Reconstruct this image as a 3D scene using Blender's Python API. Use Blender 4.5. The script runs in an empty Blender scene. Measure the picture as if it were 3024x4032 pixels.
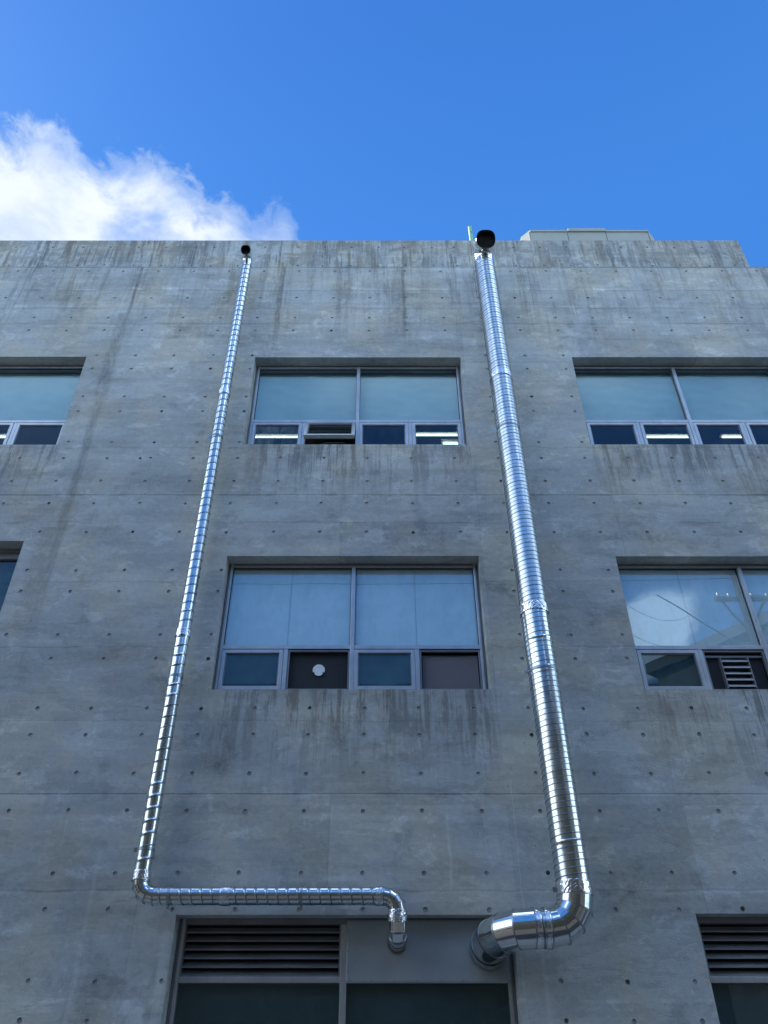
import bpy, bmesh, math, random
from mathutils import Vector, Matrix, noise
from mathutils.geometry import delaunay_2d_cdt
random.seed(7)
S = bpy.context.scene
R = math.radians
CAMZ = 1.6

# ------------------------------------------------------------------ camera
cam = bpy.data.objects.new("camera", bpy.data.cameras.new("camera"))
S.collection.objects.link(cam)
cam.location = (0, -8.21, CAMZ)
cam.rotation_euler = (R(90 + 37.35), 0, 0)
cam.data.sensor_fit = 'VERTICAL'
cam.data.sensor_height = 24
cam.data.lens = 18.50
cam.data.shift_x = 0.0047
cam.data.clip_end = 2000
S.camera = cam

# ------------------------------------------------------------------ colour management
S.view_settings.view_transform = 'Standard'
S.view_settings.look = 'None'
S.view_settings.gamma = 1.0
S.view_settings.use_curve_mapping = False
S.view_settings.exposure = 1.0
S.cycles.max_bounces = 8
S.cycles.transparent_max_bounces = 12

# ------------------------------------------------------------------ sun
SUN_EL, SUN_AZ = R(46), R(-68)          # behind the building, from its left
sd = bpy.data.lights.new("sun", 'SUN')
sd.energy = 3.2
sd.angle = R(0.5)
sd.color = (1.0, 0.95, 0.87)
sun = bpy.data.objects.new("sun", sd)
S.collection.objects.link(sun)
sv = Vector((math.sin(SUN_AZ) * math.cos(SUN_EL), math.cos(SUN_AZ) * math.cos(SUN_EL), math.sin(SUN_EL)))
sun.rotation_euler = sv.to_track_quat('Z', 'Y').to_euler()
sun.location = (-10, 10, 30)


# ------------------------------------------------------------------ node helpers
class NT:
    def __init__(s, tree):
        s.t = tree
        s.n = tree.nodes
        s.l = tree.links

    def put(s, inp, v):
        if v is None:
            return
        if isinstance(v, bpy.types.NodeSocket):
            s.l.new(v, inp)
        else:
            try:
                inp.default_value = v
            except Exception:
                inp.default_value = (v[0], v[1], v[2], 1.0)

    def m(s, op, a, b=None, c=None, clamp=False):
        k = s.n.new('ShaderNodeMath')
        k.operation = op
        k.use_clamp = clamp
        s.put(k.inputs[0], a)
        s.put(k.inputs[1], b)
        s.put(k.inputs[2], c)
        return k.outputs[0]

    def v(s, op, a, b=None):
        k = s.n.new('ShaderNodeVectorMath')
        k.operation = op
        s.put(k.inputs[0], a)
        s.put(k.inputs[1], b)
        return k.outputs[0]

    def mix(s, f, a, b, mode='MIX'):
        k = s.n.new('ShaderNodeMix')
        k.data_type = 'RGBA'
        k.blend_type = mode
        k.clamp_factor = True
        s.put(k.inputs[0], f)
        for i, q in ((6, a), (7, b)):
            if isinstance(q, (int, float)):
                q = (q, q, q, 1)
            elif not isinstance(q, bpy.types.NodeSocket) and len(q) == 3:
                q = (*q, 1)
            s.put(k.inputs[i], q)
        return k.outputs[2]

    def ss(s, x, a, b):
        """smoothstep from a to b"""
        k = s.n.new('ShaderNodeMapRange')
        k.interpolation_type = 'SMOOTHSTEP'
        s.put(k.inputs[0], x)
        k.inputs[1].default_value = a
        k.inputs[2].default_value = b
        k.inputs[3].default_value = 0
        k.inputs[4].default_value = 1
        return k.outputs[0]

    def lin(s, x, a, b, c=0.0, d=1.0):
        k = s.n.new('ShaderNodeMapRange')
        s.put(k.inputs[0], x)
        for i, q in enumerate((a, b, c, d)):
            k.inputs[i + 1].default_value = q
        return k.outputs[0]

    def sep(s, x):
        k = s.n.new('ShaderNodeSeparateXYZ')
        s.put(k.inputs[0], x)
        return k.outputs

    def com(s, x, y, z):
        k = s.n.new('ShaderNodeCombineXYZ')
        for i, q in enumerate((x, y, z)):
            s.put(k.inputs[i], q)
        return k.outputs[0]

    def noise(s, vec, scale, detail=4, rough=0.55, dist=0.0, off=(0, 0, 0), sc=(1, 1, 1)):
        mp = s.n.new('ShaderNodeMapping')
        s.put(mp.inputs[0], vec)
        mp.inputs['Location'].default_value = off
        mp.inputs['Scale'].default_value = sc
        k = s.n.new('ShaderNodeTexNoise')
        s.l.new(mp.outputs[0], k.inputs['Vector'])
        k.inputs['Scale'].default_value = scale
        k.inputs['Detail'].default_value = detail
        k.inputs['Roughness'].default_value = rough
        k.inputs['Distortion'].default_value = dist
        return k.outputs['Fac']


# ------------------------------------------------------------------ world: sky with clouds
W = bpy.data.worlds.new("World")
S.world = W
W.use_nodes = True
w = NT(W.node_tree)
w.n.clear()
tc = w.n.new('ShaderNodeTexCoord')
d = w.sep(tc.outputs['Generated'])
sky = w.n.new('ShaderNodeTexSky')
sky.sky_type = 'NISHITA'
sky.sun_disc = False
sky.sun_elevation = SUN_EL
sky.sun_rotation = SUN_AZ
sky.air_density = 1.0
sky.dust_density = 0.3
sky.ozone_density = 2.0
hs = w.n.new('ShaderNodeHueSaturation')
hs.inputs['Saturation'].default_value = 1.18
hs.inputs['Value'].default_value = 1.0
w.l.new(sky.outputs[0], hs.inputs['Color'])
skyc = w.mix(1.0, hs.outputs[0], (0.56, 0.74, 0.98), 'MULTIPLY')
deep = w.mix(w.ss(d[2], 0.80, 0.97), (0.24, 1.17, 3.60), (0.17, 0.90, 3.10))
deep = w.mix(w.ss(d[2], 0.75, 0.05), deep, (0.95, 1.95, 3.3))
skyc = w.mix(0.68, skyc, deep)
dz = w.m('MAXIMUM', d[2], 0.06)
u = w.m('DIVIDE', d[0], dz)
q = w.m('DIVIDE', d[1], dz)
pv = w.com(u, q, 0.0)
n1 = w.noise(pv, 3.2, 12, 0.60, 0.5, (3.1, 1.7, 0))
n2 = w.noise(pv, 11.0, 8, 0.62, 0.8, (0.3, 5.2, 0))
n2b = w.noise(pv, 34.0, 7, 0.6, 1.0, (4.3, 2.2, 0))
nn = w.m('ADD', w.m('MULTIPLY', w.m('SUBTRACT', n1, 0.5), 0.34), w.m('MULTIPLY', w.m('SUBTRACT', n2, 0.5), 0.24))
nn = w.m('ADD', nn, w.m('MULTIPLY', w.m('SUBTRACT', n2b, 0.5), 0.16))


def curve(x, pts, lo, hi):
    """piecewise outline q = g(u) from a list of points"""
    k = w.n.new('ShaderNodeFloatCurve')
    cm = k.mapping
    cm.use_clip = False
    c = cm.curves[0]
    P = [((a - lo) / (hi - lo), b) for a, b in pts]
    c.points[0].location = P[0]
    c.points[1].location = P[-1]
    for p in P[1:-1]:
        c.points.new(*p)
    cm.update()
    xx = w.lin(x, lo, hi)
    w.put(k.inputs['Value'], xx)
    return k.outputs[0]


# lower edge of the cumulus bank over the roof (as plan coordinates on the cloud layer)
g = curve(u, [(-1.0, 0.30), (-0.62, 0.42), (-0.48, 0.487), (-0.405, 0.497), (-0.375, 0.54), (-0.31, 0.545), (-0.25, 0.59),
              (-0.205, 0.628), (-0.175, 0.665), (-0.13, 0.652), (-0.10, 0.74), (0.0, 0.80)], -1.0, 0.0)
d1 = w.m('SUBTRACT', q, g)
left = w.m('SUBTRACT', -0.95, u)                     # the same bank runs on to the left of the street
d1 = w.m('MAXIMUM', d1, w.m('MINIMUM', w.m('MULTIPLY', left, 0.6), 0.25))
f1 = w.m('ADD', w.m('ADD', d1, 0.018), w.m('MULTIPLY', nn, 0.62))
m1 = w.m('MULTIPLY', w.ss(f1, -0.004, 0.030), w.lin(w.ss(u, -0.12, -0.22), 0, 1, 0.55, 1.0))
m1 = w.m('MULTIPLY', m1, w.ss(u, 0.10, -0.10))
m1 = w.m('MULTIPLY', m1, w.ss(q, -3.2, -1.2))


def blob(cu, cq, ru, rq, soft, amp=1.4):
    a = w.m('DIVIDE', w.m('SUBTRACT', u, cu), ru)
    b = w.m('DIVIDE', w.m('SUBTRACT', q, cq), rq)
    r = w.m('SQRT', w.m('ADD', w.m('MULTIPLY', a, a), w.m('MULTIPLY', b, b)))
    f = w.m('ADD', w.m('SUBTRACT', 1.0, r), w.m('MULTIPLY', nn, amp))
    return w.ss(f, 0.0, soft)


m2 = blob(0.70, -1.90, 0.15, 0.33, 0.30, 1.1)
m3 = blob(1.05, -2.0, 0.5, 0.16, 0.9, 2.2)
m4 = blob(3.2, 0.0, 1.1, 1.5, 0.8, 2.0)
m5 = blob(-1.4, -2.0, 0.7, 0.9, 0.8, 2.0)
m6 = blob(-0.63, -1.10, 0.14, 0.12, 0.7, 1.6)
mk = w.m('MAXIMUM', m1, m2)
for k_ in (w.m('MULTIPLY', m3, 0.5), m4, m5, w.m('MULTIPLY', m6, 0.6)):
    mk = w.m('MAXIMUM', mk, k_)
# bright clouds added overhead and low behind the viewer to light the wall more
c1 = w.noise(pv, 1.7, 9, 0.6, 0.4, (5.0, 9.0, 0))
hi = w.m('MULTIPLY', w.ss(q, 0.22, 0.02), w.ss(q, -1.12, -0.72))
c1m = w.m('MULTIPLY', w.ss(w.m('ADD', c1, w.m('MULTIPLY', nn, 0.4)), 0.45, 0.56), hi)
lowb = w.m('MULTIPLY', w.ss(d[2], 0.42, 0.30), w.ss(d[1], 0.3, 0.0))
c2m = w.m('MULTIPLY', w.ss(w.m('ADD', w.noise(tc.outputs['Generated'], 3.0, 9, 0.6), w.m('MULTIPLY', nn, 0.2)), 0.40, 0.52), lowb)
bright = w.m('MAXIMUM', w.m('MAXIMUM', c1m, c2m), w.m('MAXIMUM', w.m('MAXIMUM', m4, m5), w.m('MULTIPLY', m2, 0.6)))
mk = w.m('MAXIMUM', mk, w.m('MAXIMUM', c1m, c2m))
n3 = w.noise(pv, 4.5, 6, 0.55, 0.3, (8.0, 2.0, 0))
core = w.ss(w.m('ADD', f1, w.m('MULTIPLY', w.m('SUBTRACT', n3, 0.5), 0.12)), 0.008, 0.085)
thin = w.m('MULTIPLY', w.ss(w.m('ADD', n3, w.m('MULTIPLY', nn, 0.5)), 0.40, 0.60), w.lin(w.ss(u, -0.44, -0.33), 0, 1, 0.35, 1.0))
dens = w.m('MULTIPLY', mk, w.m('SUBTRACT', 1.0, w.m('MULTIPLY', thin, 0.62)))
dens = w.m('MULTIPLY', dens, w.lin(core, 0, 1, 0.60, 0.98))
cc = w.mix(core, (2.1, 2.75, 3.9), (3.95, 4.25, 4.7))
cc = w.mix(w.m('MULTIPLY', thin, 0.75), cc, (1.9, 2.75, 4.3))
cc = w.mix(bright, cc, (8.9, 11.5, 13.8))
dens = w.m('MAXIMUM', dens, w.m('MULTIPLY', bright, 0.96))
cc = w.mix(w.ss(u, -0.9, -1.6), cc, (9.6, 11.0, 13.0))
bgc = w.mix(w.m('MULTIPLY', dens, w.ss(d[2], 0.0, 0.10)), skyc, cc)
bg = w.n.new('ShaderNodeBackground')
bg.inputs['Strength'].default_value = 0.12
w.l.new(bgc, bg.inputs['Color'])
wo = w.n.new('ShaderNodeOutputWorld')
w.l.new(bg.outputs[0], wo.inputs[0])


# ------------------------------------------------------------------ materials
def newmat(name):
    m = bpy.data.materials.new(name)
    m.use_nodes = True
    t = NT(m.node_tree)
    b = t.n['Principled BSDF']
    return m, t, b


def opos(t):
    return t.n.new('ShaderNodeTexCoord').outputs['Object']


def bump(t, h, strength, dist, normal=None):
    k = t.n.new('ShaderNodeBump')
    k.inputs['Strength'].default_value = strength
    k.inputs['Distance'].default_value = dist
    t.put(k.inputs['Height'], h)
    if normal is not None:
        t.l.new(normal, k.inputs['Normal'])
    return k.outputs[0]


def simple(name, col, rough=0.5, metal=0.0, var=0.12, nscale=6.0, bs=0.0, spec=0.5, streak=0.0):
    m, t, b = newmat(name)
    p = opos(t)
    n = t.noise(p, nscale, 6, 0.6)
    c = t.mix(t.ss(n, 0.25, 0.75), tuple(x * (1 - var) for x in col), tuple(min(1, x * (1 + var)) for x in col))
    if streak:
        s2 = t.noise(p, 1.0, 4, 0.6, 0, (0, 0, 0), (26, 26, 1.6))
        c = t.mix(t.m('MULTIPLY', t.ss(s2, 0.52, 0.72), streak), c, tuple(x * 0.45 for x in col))
    t.put(b.inputs['Base Color'], c)
    t.put(b.inputs['Roughness'], t.lin(n, 0.2, 0.8, rough * 0.85, min(1, rough * 1.2)))
    b.inputs['Metallic'].default_value = metal
    b.inputs['Specular IOR Level'].default_value = spec
    if bs:
        t.l.new(bump(t, t.noise(p, nscale * 6, 4), bs, 0.004), b.inputs['Normal'])
    return m


# window geometry in world metres:  x0, x1, z0, z1
WIN = {
    'upper_c': (-1.908, 1.252, 9.057, 10.860),
    'upper_l': (-7.665, -4.505, 9.052, 10.875),
    'upper_r': (2.962, 6.122, 9.057, 10.865),
    'mid_c': (-1.910, 1.250, 5.373, 7.173),
    'mid_r': (2.965, 6.125, 5.368, 7.168),
    'mid_l': (-8.0, -4.520, 5.30, 7.405),
    'low_c': (-1.915, 1.250, 0.15, 3.095),
    'low_r': (2.980, 6.140, 0.15, 3.105),
}


def concrete(name, parapet=False):
    m, t, b = newmat(name)
    geo = t.n.new('ShaderNodeNewGeometry')
    p = geo.outputs['Position']
    x, y, z = t.sep(p)
    # base tone: broad clouds, pours that follow the horizontal boards, fine grain
    big = t.noise(p, 0.55, 5, 0.55, 0.1)
    mid = t.noise(p, 2.1, 7, 0.62, 0.1, (4, 0, 9), (0.75, 1, 1.9))
    lay = t.noise(p, 1.0, 7, 0.66, 0.05, (0, 0, 3), (0.40, 1, 6.5))
    fine = t.noise(p, 16.0, 6, 0.68, 0.3)
    grain = t.noise(p, 90.0, 3, 0.6)
    val = t.m('ADD', t.m('MULTIPLY', t.m('SUBTRACT', big, 0.5), 0.50), 1.0)
    val = t.m('ADD', val, t.m('MULTIPLY', t.m('SUBTRACT', mid, 0.5), 0.55))
    val = t.m('ADD', val, t.m('MULTIPLY', t.m('SUBTRACT', lay, 0.5), 0.52))
    val = t.m('ADD', val, t.m('MULTIPLY', t.m('SUBTRACT', fine, 0.5), 0.48))
    val = t.m('ADD', val, t.m('MULTIPLY', t.m('SUBTRACT', grain, 0.5), 0.26))
    # sharp-edged slightly paler / darker patches left by the form boards
    patch = t.noise(p, 1.5, 10, 0.68, 0.25, (7, 1, 2), (0.7, 1, 1.7))
    val = t.m('ADD', val, t.m('MULTIPLY', t.ss(patch, 0.535, 0.56), 0.12))
    val = t.m('SUBTRACT', val, t.m('MULTIPLY', t.ss(patch, 0.44, 0.415), 0.12))
    # every form panel came out a slightly different tone, with faint joints between them
    px = t.m('DIVIDE', t.m('ADD', x, 4.1), 1.8)
    pz = t.m('DIVIDE', t.m('SUBTRACT', z, 6.805), 0.9)
    wn = t.n.new('ShaderNodeTexWhiteNoise')
    wn.noise_dimensions = '2D'
    t.l.new(t.com(t.m('FLOOR', px), t.m('FLOOR', pz), 0.0), wn.inputs['Vector'])
    val = t.m('ADD', val, t.m('MULTIPLY', t.m('SUBTRACT', wn.outputs['Value'], 0.5), 0.17))
    jx = t.m('ABSOLUTE', t.m('SUBTRACT', px, t.m('ROUND', t.m('ADD', px, 0.0))))
    jt = t.m('MULTIPLY', t.ss(jx, 0.007, 0.001), t.ss(t.noise(p, 0.8, 5, 0.7, 0, (2, 2, 2)), 0.46, 0.56))
    val = t.m('SUBTRACT', val, t.m('MULTIPLY', jt, 0.13))
    # lime bloom
    bloom = t.noise(p, 2.6, 11, 0.74, 0.25, (2, 8, 5), (0.75, 1, 1.1))
    val = t.m('ADD', val, t.m('MULTIPLY', t.ss(bloom, 0.56, 0.615), 0.24))
    # thin irregular horizontal lines between the pours
    wob = t.m('MULTIPLY', t.m('SUBTRACT', t.noise(p, 1.7, 5, 0.6, 0, (0, 0, 0), (1, 1, 0.4)), 0.5), 0.10)
    zz = t.m('ADD', z, wob)
    brk = t.ss(t.noise(p, 1.3, 5, 0.7, 0, (5, 5, 0), (1, 1, 2.5)), 0.38, 0.60)
    lines = None
    dark = [(4.216, .013, .85, 0), (3.30, .022, .45, 1), (5.90, .020, .30, 1), (6.79, .018, .22, 1), (8.148, .013, 1.0, 0), (7.69, .018, .3, 1),
            (8.99, .02, .3, 1), (9.85, .02, .2, 1), (10.75, .03, .25, 1), (11.65, .022, .45, 1), (12.03, .024, .4, 1), (12.50, .020, .55, 1), (5.00, .016, .2, 1)]
    for zc, wd, st, wv in dark:
        dd = t.m('ABSOLUTE', t.m('SUBTRACT', zz if wv else t.m('ADD', z, t.m('MULTIPLY', wob, 0.12)), zc))
        k = t.m('MULTIPLY', t.ss(dd, wd, wd * 0.1), st)
        lines = k if lines is None else t.m('MAXIMUM', lines, k)
    val = t.m('SUBTRACT', val, t.m('MULTIPLY', t.m('MULTIPLY', lines, brk), 0.50))
    joint = t.m('MULTIPLY', t.ss(t.m('ABSOLUTE', t.m('SUBTRACT', z, 13.148)), 0.030, 0.008), t.ss(z, 13.165, 13.155))
    val = t.m('SUBTRACT', val, t.m('MULTIPLY', joint, 0.34))
    pale = None
    for zc, wd, st in [(3.30, .05, .7), (2.40, .03, .8), (6.84, .04, .3), (9.04, .03, .3), (11.60, .04, .5), (12.10, .035, .6), (12.55, .045, .6), (13.50, .012, 1.2), (4.17, .05, .35), (3.98, .05, .6)]:
        dd = t.m('ABSOLUTE', t.m('SUBTRACT', zz if zc != 13.50 else z, zc))
        k = t.m('MULTIPLY', t.ss(dd, wd, 0.0), st)
        pale = k if pale is None else t.m('MAXIMUM', pale, k)
    val = t.m('ADD', val, t.m('MULTIPLY', t.m('MULTIPLY', pale, t.ss(bloom, 0.42, 0.60)), 0.34))
    wet = t.noise(p, 1.0, 9, 0.70, 0.2, (9, 0, 6), (1.3, 1, 1.0))
    val = t.m('SUBTRACT', val, t.m('MULTIPLY', t.ss(wet, 0.55, 0.64), 0.20))
    # rain streaks: strong just under the coping, the ledge and each sill
    st1 = t.noise(p, 1.0, 7, 0.68, 0.25, (0, 0, 0), (9.0, 1, 0.55))
    st2 = t.noise(p, 1.0, 6, 0.66, 0.15, (3, 0, 7), (32.0, 1, 1.0))
    st3 = t.noise(p, 1.0, 4, 0.6, 0.1, (1, 0, 2), (2.6, 1, 0.3))
    st4 = t.noise(p, 1.0, 10, 0.76, 0.1, (6, 0, 1), (4.5, 1, 1.3))
    strk = t.m('ADD', t.m('MULTIPLY', st1, 0.36), t.m('MULTIPLY', st2, 0.22))
    strk = t.m('ADD', strk, t.m('MULTIPLY', st4, 0.42))
    reg = t.m('MULTIPLY', t.ss(z, 13.155, 13.165), t.lin(st3, 0.38, 0.58, 0.45, 1.0))                       # whole coping band
    reg = t.m('MAXIMUM', reg, t.m('MULTIPLY', t.m('MULTIPLY', t.ss(z, 10.2, 13.1), t.ss(z, 13.18, 13.15)), t.lin(st3, 0.4, 0.65, 0.15, 0.75)))
    edge = t.m('ADD', z, t.m('MULTIPLY', st3, 0.5))
    for (a, c_, z0, z1) in WIN.values():
        if z0 < 1:
            continue
        inx = t.m('MULTIPLY', t.ss(x, a - 0.12, a + 0.12), t.ss(x, c_ + 0.15, c_ - 0.1))
        inz = t.m('MULTIPLY', t.ss(z, z0 - 1.35, z0 - 0.05), t.m('LESS_THAN', z, z0 + 0.02))
        reg = t.m('MAXIMUM', reg, t.m('MULTIPLY', t.m('MULTIPLY', inx, inz), t.lin(st3, 0.38, 0.6, 0.55, 1.0)))
    stain = t.m('MULTIPLY', t.ss(strk, 0.475, 0.545), reg)
    tint = t.noise(p, 0.9, 4, 0.55, 0, (12, 0, 4), (1.2, 1, 1.1))
    # individual runs: x, top, bottom, half width, strength
    runs = [(-1.64, 13.16, 10.86, .035, .85), (0.405, 13.16, 10.86, .022, .95), (0.33, 13.16, 10.86, .09, .4), (-0.66, 13.16, 11.3, .035, .55), (-4.06, 13.16, 11.6, .022, .95),
            (-4.12, 11.9, 9.3, .075, .5), (-4.10, 9.9, 5.4, .045, .5), (-4.22, 7.6, 5.9, .10, .35), (-1.22, 13.97, 13.16, .05, .6), (-2.35, 13.97, 13.16, .05, .8), (-3.3, 13.97, 13.16, .09, .7),
            (-4.35, 13.97, 13.16, .05, .9), (1.62, 13.16, 12.2, .010, .9), (2.40, 13.1, 11.5, .010, .7), (2.53, 13.1, 11.6, .010, .7), (3.9, 13.97, 13.16, .06, .8),
            (-1.75, 9.05, 8.2, .07, .5), (4.6, 13.97, 13.2, .07, .7), (6.55, 13.1, 12.3, .05, .8), (-0.2, 13.97, 12.9, .035, .6), (5.9, 13.97, 13.1, .05, .8), (0.95, 13.97, 13.16, .05, .4), (5.2, 13.97, 13.16, .12, .5)]
    wx = t.m('MULTIPLY', t.m('SUBTRACT', t.noise(p, 2.0, 3, 0.5, 0, (0, 0, 0), (1, 1, 1.3)), 0.5), 0.06)
    xx = t.m('ADD', x, wx)
    rag = t.lin(t.noise(p, 1.0, 6, 0.7, 0.2, (0, 3, 0), (22, 1, 5)), 0.38, 0.56, 0.35, 1.0)
    rn = None
    for xc, zt, zb, hw, s_ in runs:
        if parapet != (zt > 13.5) and zt > 13.3:
            continue
        hw *= 1.9 if hw > .015 else 1.3
        kx = t.ss(t.m('ABSOLUTE', t.m('SUBTRACT', xx, xc)), hw, hw * 0.35)
        kz = t.m('MULTIPLY', t.ss(z, zb - 0.1, zb + (zt - zb) * 0.45), t.m('LESS_THAN', z, zt + 0.02))
        k = t.m('MULTIPLY', t.m('MULTIPLY', kx, kz), s_)
        rn = k if rn is None else t.m('MAXIMUM', rn, k)
    stain = t.m('MAXIMUM', stain, t.m('MULTIPLY', rn, t.m('MULTIPLY', rag, 1.15)))
    # pale drips of lime
    dr = None
    for xc, zt, zb, hw, s_ in [(0.69, 4.05, 3.3, .022, .8), (-2.45, 9.9, 8.5, .02, .45), (-2.75, 3.7, 2.0, .03, .55), (1.37, 4.4, 3.0, .008, .9), (1.06, 4.3, 3.6, .006, .7), (1.5, 2.9, 1.5, .03, .6),
                               (-3.14, 4.05, 3.7, .009, .8), (-4.34, 4.05, 3.7, .009, .6), (-0.76, 4.05, 3.8, .009, .6), (-2.1, 2.6, 1.6, .035, .5), (-4.22, 12.4, 11.7, .02, .6), (-1.9, 12.9, 12.1, .02, .6),
                               (-0.33, 13.97, 13.3, .02, .7), (2.98, 13.97, 13.2, .04, .7), (1.30, 2.95, 2.0, .012, .6), (-1.98, 3.0, 1.0, .05, .5), (5.0, 13.97, 13.2, .03, .6)]:
        kx = t.ss(t.m('ABSOLUTE', t.m('SUBTRACT', xx, xc)), hw, hw * 0.4)
        kz = t.m('MULTIPLY', t.ss(z, zb - 0.05, zb + 0.15), t.ss(z, zt, zt - 0.06))
        k = t.m('MULTIPLY', t.m('MULTIPLY', kx, kz), s_)
        dr = k if dr is None else t.m('MAXIMUM', dr, k)
    val = t.m('ADD', val, t.m('MULTIPLY', dr, 0.20))
    if parapet:
        val = t.m('ADD', val, 0.04)
        stv = 0.80
        blt = t.noise(p, 2.6, 9, 0.7, 1.0, (1, 2, 3), (1.0, 1, 1.2))
        stain = t.m('MAXIMUM', stain, t.m('MULTIPLY', t.ss(blt, 0.50, 0.57), 0.55))
    else:
        stv = 0.74
    # pin holes
    vo = t.n.new('ShaderNodeTexVoronoi')
    vo.inputs['Scale'].default_value = 9.0
    vo.inputs['Randomness'].default_value = 1.0
    t.l.new(p, vo.inputs['Vector'])
    keep = t.m('GREATER_THAN', t.sep(vo.outputs['Color'])[0], 0.80)
    pin = t.m('MULTIPLY', t.m('LESS_THAN', vo.outputs['Distance'], 0.055), keep)
    col = t.mix(t.ss(tint, 0.42, 0.62), (0.414, 0.448, 0.458), (0.464, 0.466, 0.424))
    vcol = t.n.new('ShaderNodeVectorMath')
    vcol.operation = 'SCALE'
    t.l.new(col, vcol.inputs[0])
    t.put(vcol.inputs['Scale'], val)
    stc = t.mix(t.ss(tint, 0.45, 0.6), (0.135, 0.135, 0.126), (0.17, 0.145, 0.108))
    c2 = t.mix(t.m('MULTIPLY', stain, stv), vcol.outputs[0], stc)
    c2 = t.mix(t.m('MULTIPLY', pin, 0.75), c2, (0.05, 0.05, 0.05))
    t.put(b.inputs['Base Color'], c2)
    t.put(b.inputs['Roughness'], t.lin(mid, 0.3, 0.7, 0.62, 0.85))
    b.inputs['Specular IOR Level'].default_value = 0.35
    hgt = t.m('ADD', t.m('MULTIPLY', fine, 0.4), t.m('MULTIPLY', grain, 0.12))
    hgt = t.m('ADD', hgt, t.m('MULTIPLY', mid, 0.5))
    hgt = t.m('SUBTRACT', hgt, t.m('MULTIPLY', lines, 0.35))
    hgt = t.m('SUBTRACT', hgt, t.m('MULTIPLY', pin, 0.8))
    hgt = t.m('ADD', hgt, t.m('MULTIPLY', t.ss(patch, 0.545, 0.57), 0.12))
    t.l.new(bump(t, hgt, 0.75, 0.014), b.inputs['Normal'])
    return m


def metal(name, col=(0.78, 0.80, 0.82), r0=0.10, r1=0.24, wav=0.0, spangle=True):
    m, t, b = newmat(name)
    p = opos(t)
    b.inputs['Metallic'].default_value = 1.0
    n = t.noise(p, 5.0, 6, 0.6)
    c = t.mix(t.ss(n, 0.3, 0.7), tuple(k * 0.88 for k in col), col)
    if spangle:
        vo = t.n.new('ShaderNodeTexVoronoi')
        vo.inputs['Scale'].default_value = 55
        t.l.new(p, vo.inputs['Vector'])
        c = t.mix(t.m('MULTIPLY', t.sep(vo.outputs['Color'])[0], 0.12), c, tuple(k * 0.75 for k in col))
    t.put(b.inputs['Base Color'], c)
    t.put(b.inputs['Roughness'], t.lin(t.noise(p, 9.0, 5, 0.6, 0.4, (3, 3, 3)), 0.25, 0.75, r0, r1))
    if wav:
        t.l.new(bump(t, t.noise(p, 3.4, 3, 0.5, 0.0, (0, 0, 0), (1, 1, 1.6)), wav, 0.02), b.inputs['Normal'])
    return m


def glassmat(name, tintc, ior, rough=0.0, wav=0.03, dirt=0.0, dcol=(0.4, 0.42, 0.42)):
    m, t, b = newmat(name)
    t.n.remove(b)
    p = opos(t)
    out = t.n['Material Output']
    fr = t.n.new('ShaderNodeFresnel')
    gm_ = t.n.new('ShaderNodeNewGeometry')
    t.put(fr.inputs['IOR'], t.m('ADD', ior, t.m('MULTIPLY', gm_.outputs['Backfacing'], 1.0 / ior - ior)))
    tr = t.n.new('ShaderNodeBsdfTransparent')
    tr.inputs['Color'].default_value = (*tintc, 1)
    gl = t.n.new('ShaderNodeBsdfGlossy')
    gl.inputs['Roughness'].default_value = rough
    gl.inputs['Color'].default_value = (0.93, 0.98, 1.0, 1)
    bn = bump(t, t.noise(p, 1.3, 2, 0.4, 0.0, (0, 0, 0), (1, 1, 1)), wav, 0.05)
    t.l.new(bn, gl.inputs['Normal'])
    ms = t.n.new('ShaderNodeMixShader')
    t.l.new(fr.outputs[0], ms.inputs[0])
    t.l.new(tr.outputs[0], ms.inputs[1])
    t.l.new(gl.outputs[0], ms.inputs[2])
    o = ms.outputs[0]
    if dirt:
        df = t.n.new('ShaderNodeBsdfDiffuse')
        df.inputs['Color'].default_value = (*dcol, 1)
        n = t.noise(p, 1.0, 7, 0.7, 0.6, (0, 0, 0), (14, 1, 3.5))
        n_ = t.noise(p, 5.0, 6, 0.7, 0.6)
        f = t.m('MULTIPLY', t.ss(t.m('MULTIPLY', t.m('ADD', n, n_), 0.5), 0.42, 0.68), dirt)
        m2_ = t.n.new('ShaderNodeMixShader')
        t.put(m2_.inputs[0], f)
        t.l.new(o, m2_.inputs[1])
        t.l.new(df.outputs[0], m2_.inputs[2])
        o = m2_.outputs[0]
    t.l.new(o, out.inputs['Surface'])
    return m


def emis(name, col, st):
    m, t, b = newmat(name)
    t.n.remove(b)
    e = t.n.new('ShaderNodeEmission')
    e.inputs['Color'].default_value = (*col, 1)
    e.inputs['Strength'].default_value = st
    t.l.new(e.outputs[0], t.n['Material Output'].inputs['Surface'])
    return m


M = {}
M['wall'] = concrete('cast_concrete')
M['parapet'] = concrete('weathered_concrete', True)
M['plug'] = simple('mortar_plug', (0.34, 0.35, 0.35), 0.9, 0, 0.3, 5)
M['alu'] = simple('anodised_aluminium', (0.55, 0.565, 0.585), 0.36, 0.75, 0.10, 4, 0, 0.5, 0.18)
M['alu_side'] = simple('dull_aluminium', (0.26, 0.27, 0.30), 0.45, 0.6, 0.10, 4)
M['gasket'] = simple('black_gasket', (0.02, 0.02, 0.025), 0.6)
M['galv'] = metal('galvanised_steel', (0.70, 0.74, 0.75), 0.13, 0.27, wav=0.09)
M['galv_elbow'] = metal('galvanised_elbow_steel', (0.74, 0.76, 0.76), 0.06, 0.16, 0.1, False)
M['seam'] = metal('seam_steel', (0.42, 0.45, 0.48), 0.25, 0.4)
M['galv_dull'] = metal('weathered_galvanised_steel', (0.68, 0.73, 0.76), 0.24, 0.36, wav=0.04)
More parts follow.
